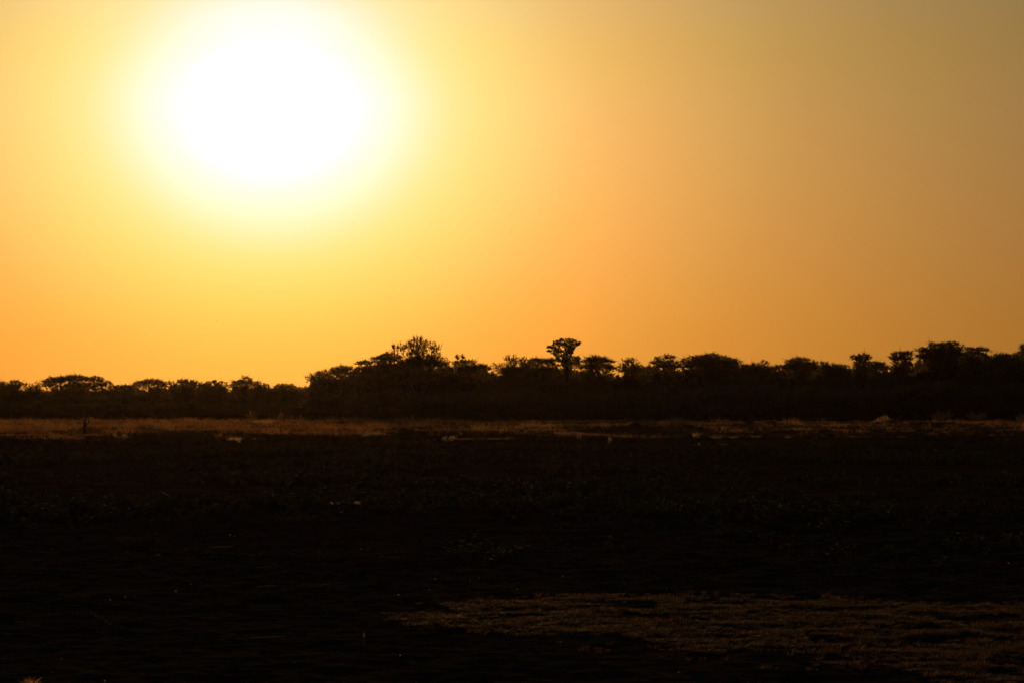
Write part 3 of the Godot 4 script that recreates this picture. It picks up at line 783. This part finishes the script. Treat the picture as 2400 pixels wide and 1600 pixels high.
func make_ground() -> void:
	var xs := steps(-9.0, 9.0, 0.08, -900.0, 900.0, 1.09)
	var ds := steps(11.0, 30.0, 0.045, -300.0, 1500.0, 1.03)
	var v := PackedVector3Array()
	var n := PackedVector3Array()
	var c := PackedColorArray()
	var f := PackedInt32Array()
	var w := xs.size()
	for d in ds:
		for x in xs:
			var y := ground_at(x, -d)
			v.append(Vector3(x, y, -d))
			n.append(Vector3(y - ground_at(x + 0.1, -d), 0.1, ground_at(x, -d) - ground_at(x, -d + 0.1)).normalized())
			# black clay soil in front, sandy litter under the dry grass
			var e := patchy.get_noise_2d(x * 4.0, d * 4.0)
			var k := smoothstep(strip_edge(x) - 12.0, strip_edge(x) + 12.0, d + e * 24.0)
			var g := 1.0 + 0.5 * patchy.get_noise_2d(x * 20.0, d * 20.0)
			k *= smoothstep(152.0, 134.0, d + e * 10.0) # soil colour darkened again before the trees, standing in for their shade
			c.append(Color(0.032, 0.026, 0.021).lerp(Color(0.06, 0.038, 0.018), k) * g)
	for j in ds.size() - 1:
		for i in w - 1:
			var a := j * w + i
			f.append_array(PackedInt32Array([a, a + w, a + w + 1, a, a + w + 1, a + 1]))
	var arrays := []
	arrays.resize(Mesh.ARRAY_MAX)
	arrays[Mesh.ARRAY_VERTEX] = v
	arrays[Mesh.ARRAY_NORMAL] = n
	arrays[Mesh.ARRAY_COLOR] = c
	arrays[Mesh.ARRAY_INDEX] = f
	var m := ArrayMesh.new()
	m.add_surface_from_arrays(Mesh.PRIMITIVE_TRIANGLES, arrays)
	var o := MeshInstance3D.new()
	o.name = "ground"
	o.mesh = m
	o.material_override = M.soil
	o.set_meta("kind", "structure")
	o.set_meta("label", "dark flat soil of the clearing with a sandy strip before the trees")
	o.set_meta("category", "ground")
	add_child(o)


func make_materials() -> void:
	M.bark = mat(Color(0.06, 0.045, 0.032))
	M.bark.albedo_texture = grain(Color(0.6, 0.6, 0.6), Color(1, 1, 1), 0.02, 5)
	M.bark.uv1_triplanar = true
	M.thorn = mat(Color(0.055, 0.055, 0.026), 0.85, Color(0.1, 0.08, 0.03))
	M.thorn.metallic_specular = 0.2
	M.broad = mat(Color(0.055, 0.06, 0.028), 0.55, Color(0.12, 0.11, 0.04))
	M.forb = mat(Color.WHITE, 0.85, Color(0.1, 0.1, 0.04))
	M.forb.metallic_specular = 0.15
	M.forb.vertex_color_use_as_albedo = true
	M.forb_plain = mat(Color(0.028, 0.03, 0.013), 0.9, Color(0.03, 0.03, 0.01))
	M.forb_plain.metallic_specular = 0.15
	M.straw = mat(Color.WHITE, 0.75, Color(0.7, 0.6, 0.45))
	M.straw.vertex_color_use_as_albedo = true
	M.straw_plain = mat(Color(0.26, 0.16, 0.06), 0.75, Color(0.6, 0.48, 0.26))
	M.rust_plain = mat(Color(0.13, 0.075, 0.028), 0.85, Color(0.45, 0.3, 0.14))
	M.rust_plain.metallic_specular = 0.2
	M.dry_leaf = mat(Color(0.19, 0.11, 0.04), 0.8, Color(0.6, 0.42, 0.18))
	M.dry_leaf.metallic_specular = 0.2
	M.withered = mat(Color(0.07, 0.042, 0.014), 0.9)
	M.pale_leaf = mat(Color(0.13, 0.09, 0.05), 0.5, Color(0.4, 0.28, 0.14))
	M.glint_fleck = mat(Color.WHITE, 0.7, Color(0.9, 0.86, 0.8))
	M.glint_fleck.vertex_color_use_as_albedo = true
	M.litter = mat(Color.WHITE, 0.6)
	M.litter.vertex_color_use_as_albedo = true
	M.stalk = mat(Color(0.3, 0.2, 0.13), 0.45)
	M.soil = mat(Color.WHITE, 0.95)
	M.soil.vertex_color_use_as_albedo = true
	M.soil.cull_mode = BaseMaterial3D.CULL_BACK
	M.soil.albedo_texture = grain(Color(0.62, 0.6, 0.58), Color(1, 1, 1), 0.02, 11)
	M.soil.uv1_triplanar = true
	M.soil.uv1_world_triplanar = true
	M.soil.uv1_scale = Vector3(0.7, 0.7, 0.7)
	M.soil.metallic_specular = 0.0


func _ready() -> void:
	# camera, sky, sun, exposure
	var cam := Camera3D.new()
	cam.name = "camera"
	cam.position = Vector3(0, EYE, 0)
	cam.rotation_degrees = Vector3(1.52, 0, 0)
	cam.fov = 18.87
	cam.near = 0.1
	cam.far = 4000.0
	add_child(cam)
	cam.current = true
	var air := PanoramaSkyMaterial.new()
	air.panorama = evening_sky()
	var sky := Sky.new()
	sky.sky_material = air
	var env := Environment.new()
	env.background_mode = Environment.BG_SKY
	env.sky = sky
	env.tonemap_mode = Environment.TONE_MAPPER_LINEAR
	env.tonemap_exposure = 1.0
	env.sdfgi_enabled = true
	env.ssao_enabled = true
	env.ssil_enabled = true
	env.volumetric_fog_enabled = true # dusty evening air, brightest towards the sun
	env.volumetric_fog_density = 0.00002
	env.volumetric_fog_albedo = Color(1.0, 0.86, 0.7)
	env.volumetric_fog_anisotropy = 0.82
	var world := WorldEnvironment.new()
	world.name = "world"
	world.environment = env
	add_child(world)
	var sun := DirectionalLight3D.new()
	sun.name = "sun"
	sun.rotation_degrees = Vector3(-SUN_HIGH, 180.0 + SUN_LEFT, 0)
	sun.light_color = Color(1.0, 0.72, 0.44)
	sun.light_energy = 0.6
	sun.light_angular_distance = 0.5
	sun.shadow_enabled = true
	add_child(sun)

	rng.seed = 20240611
	clod.seed = 3
	clod.frequency = 0.9
	clod.fractal_octaves = 4
	swell.seed = 8
	swell.frequency = 0.05
	patchy.seed = 21
	patchy.frequency = 0.03
	patchy.fractal_octaves = 4
	make_materials()
	make_ground()
	for t in TREES:
		make_tree(t)
	make_thicket()
	make_plants()
	make_ground_cover()
	make_wood()
	make_bird()
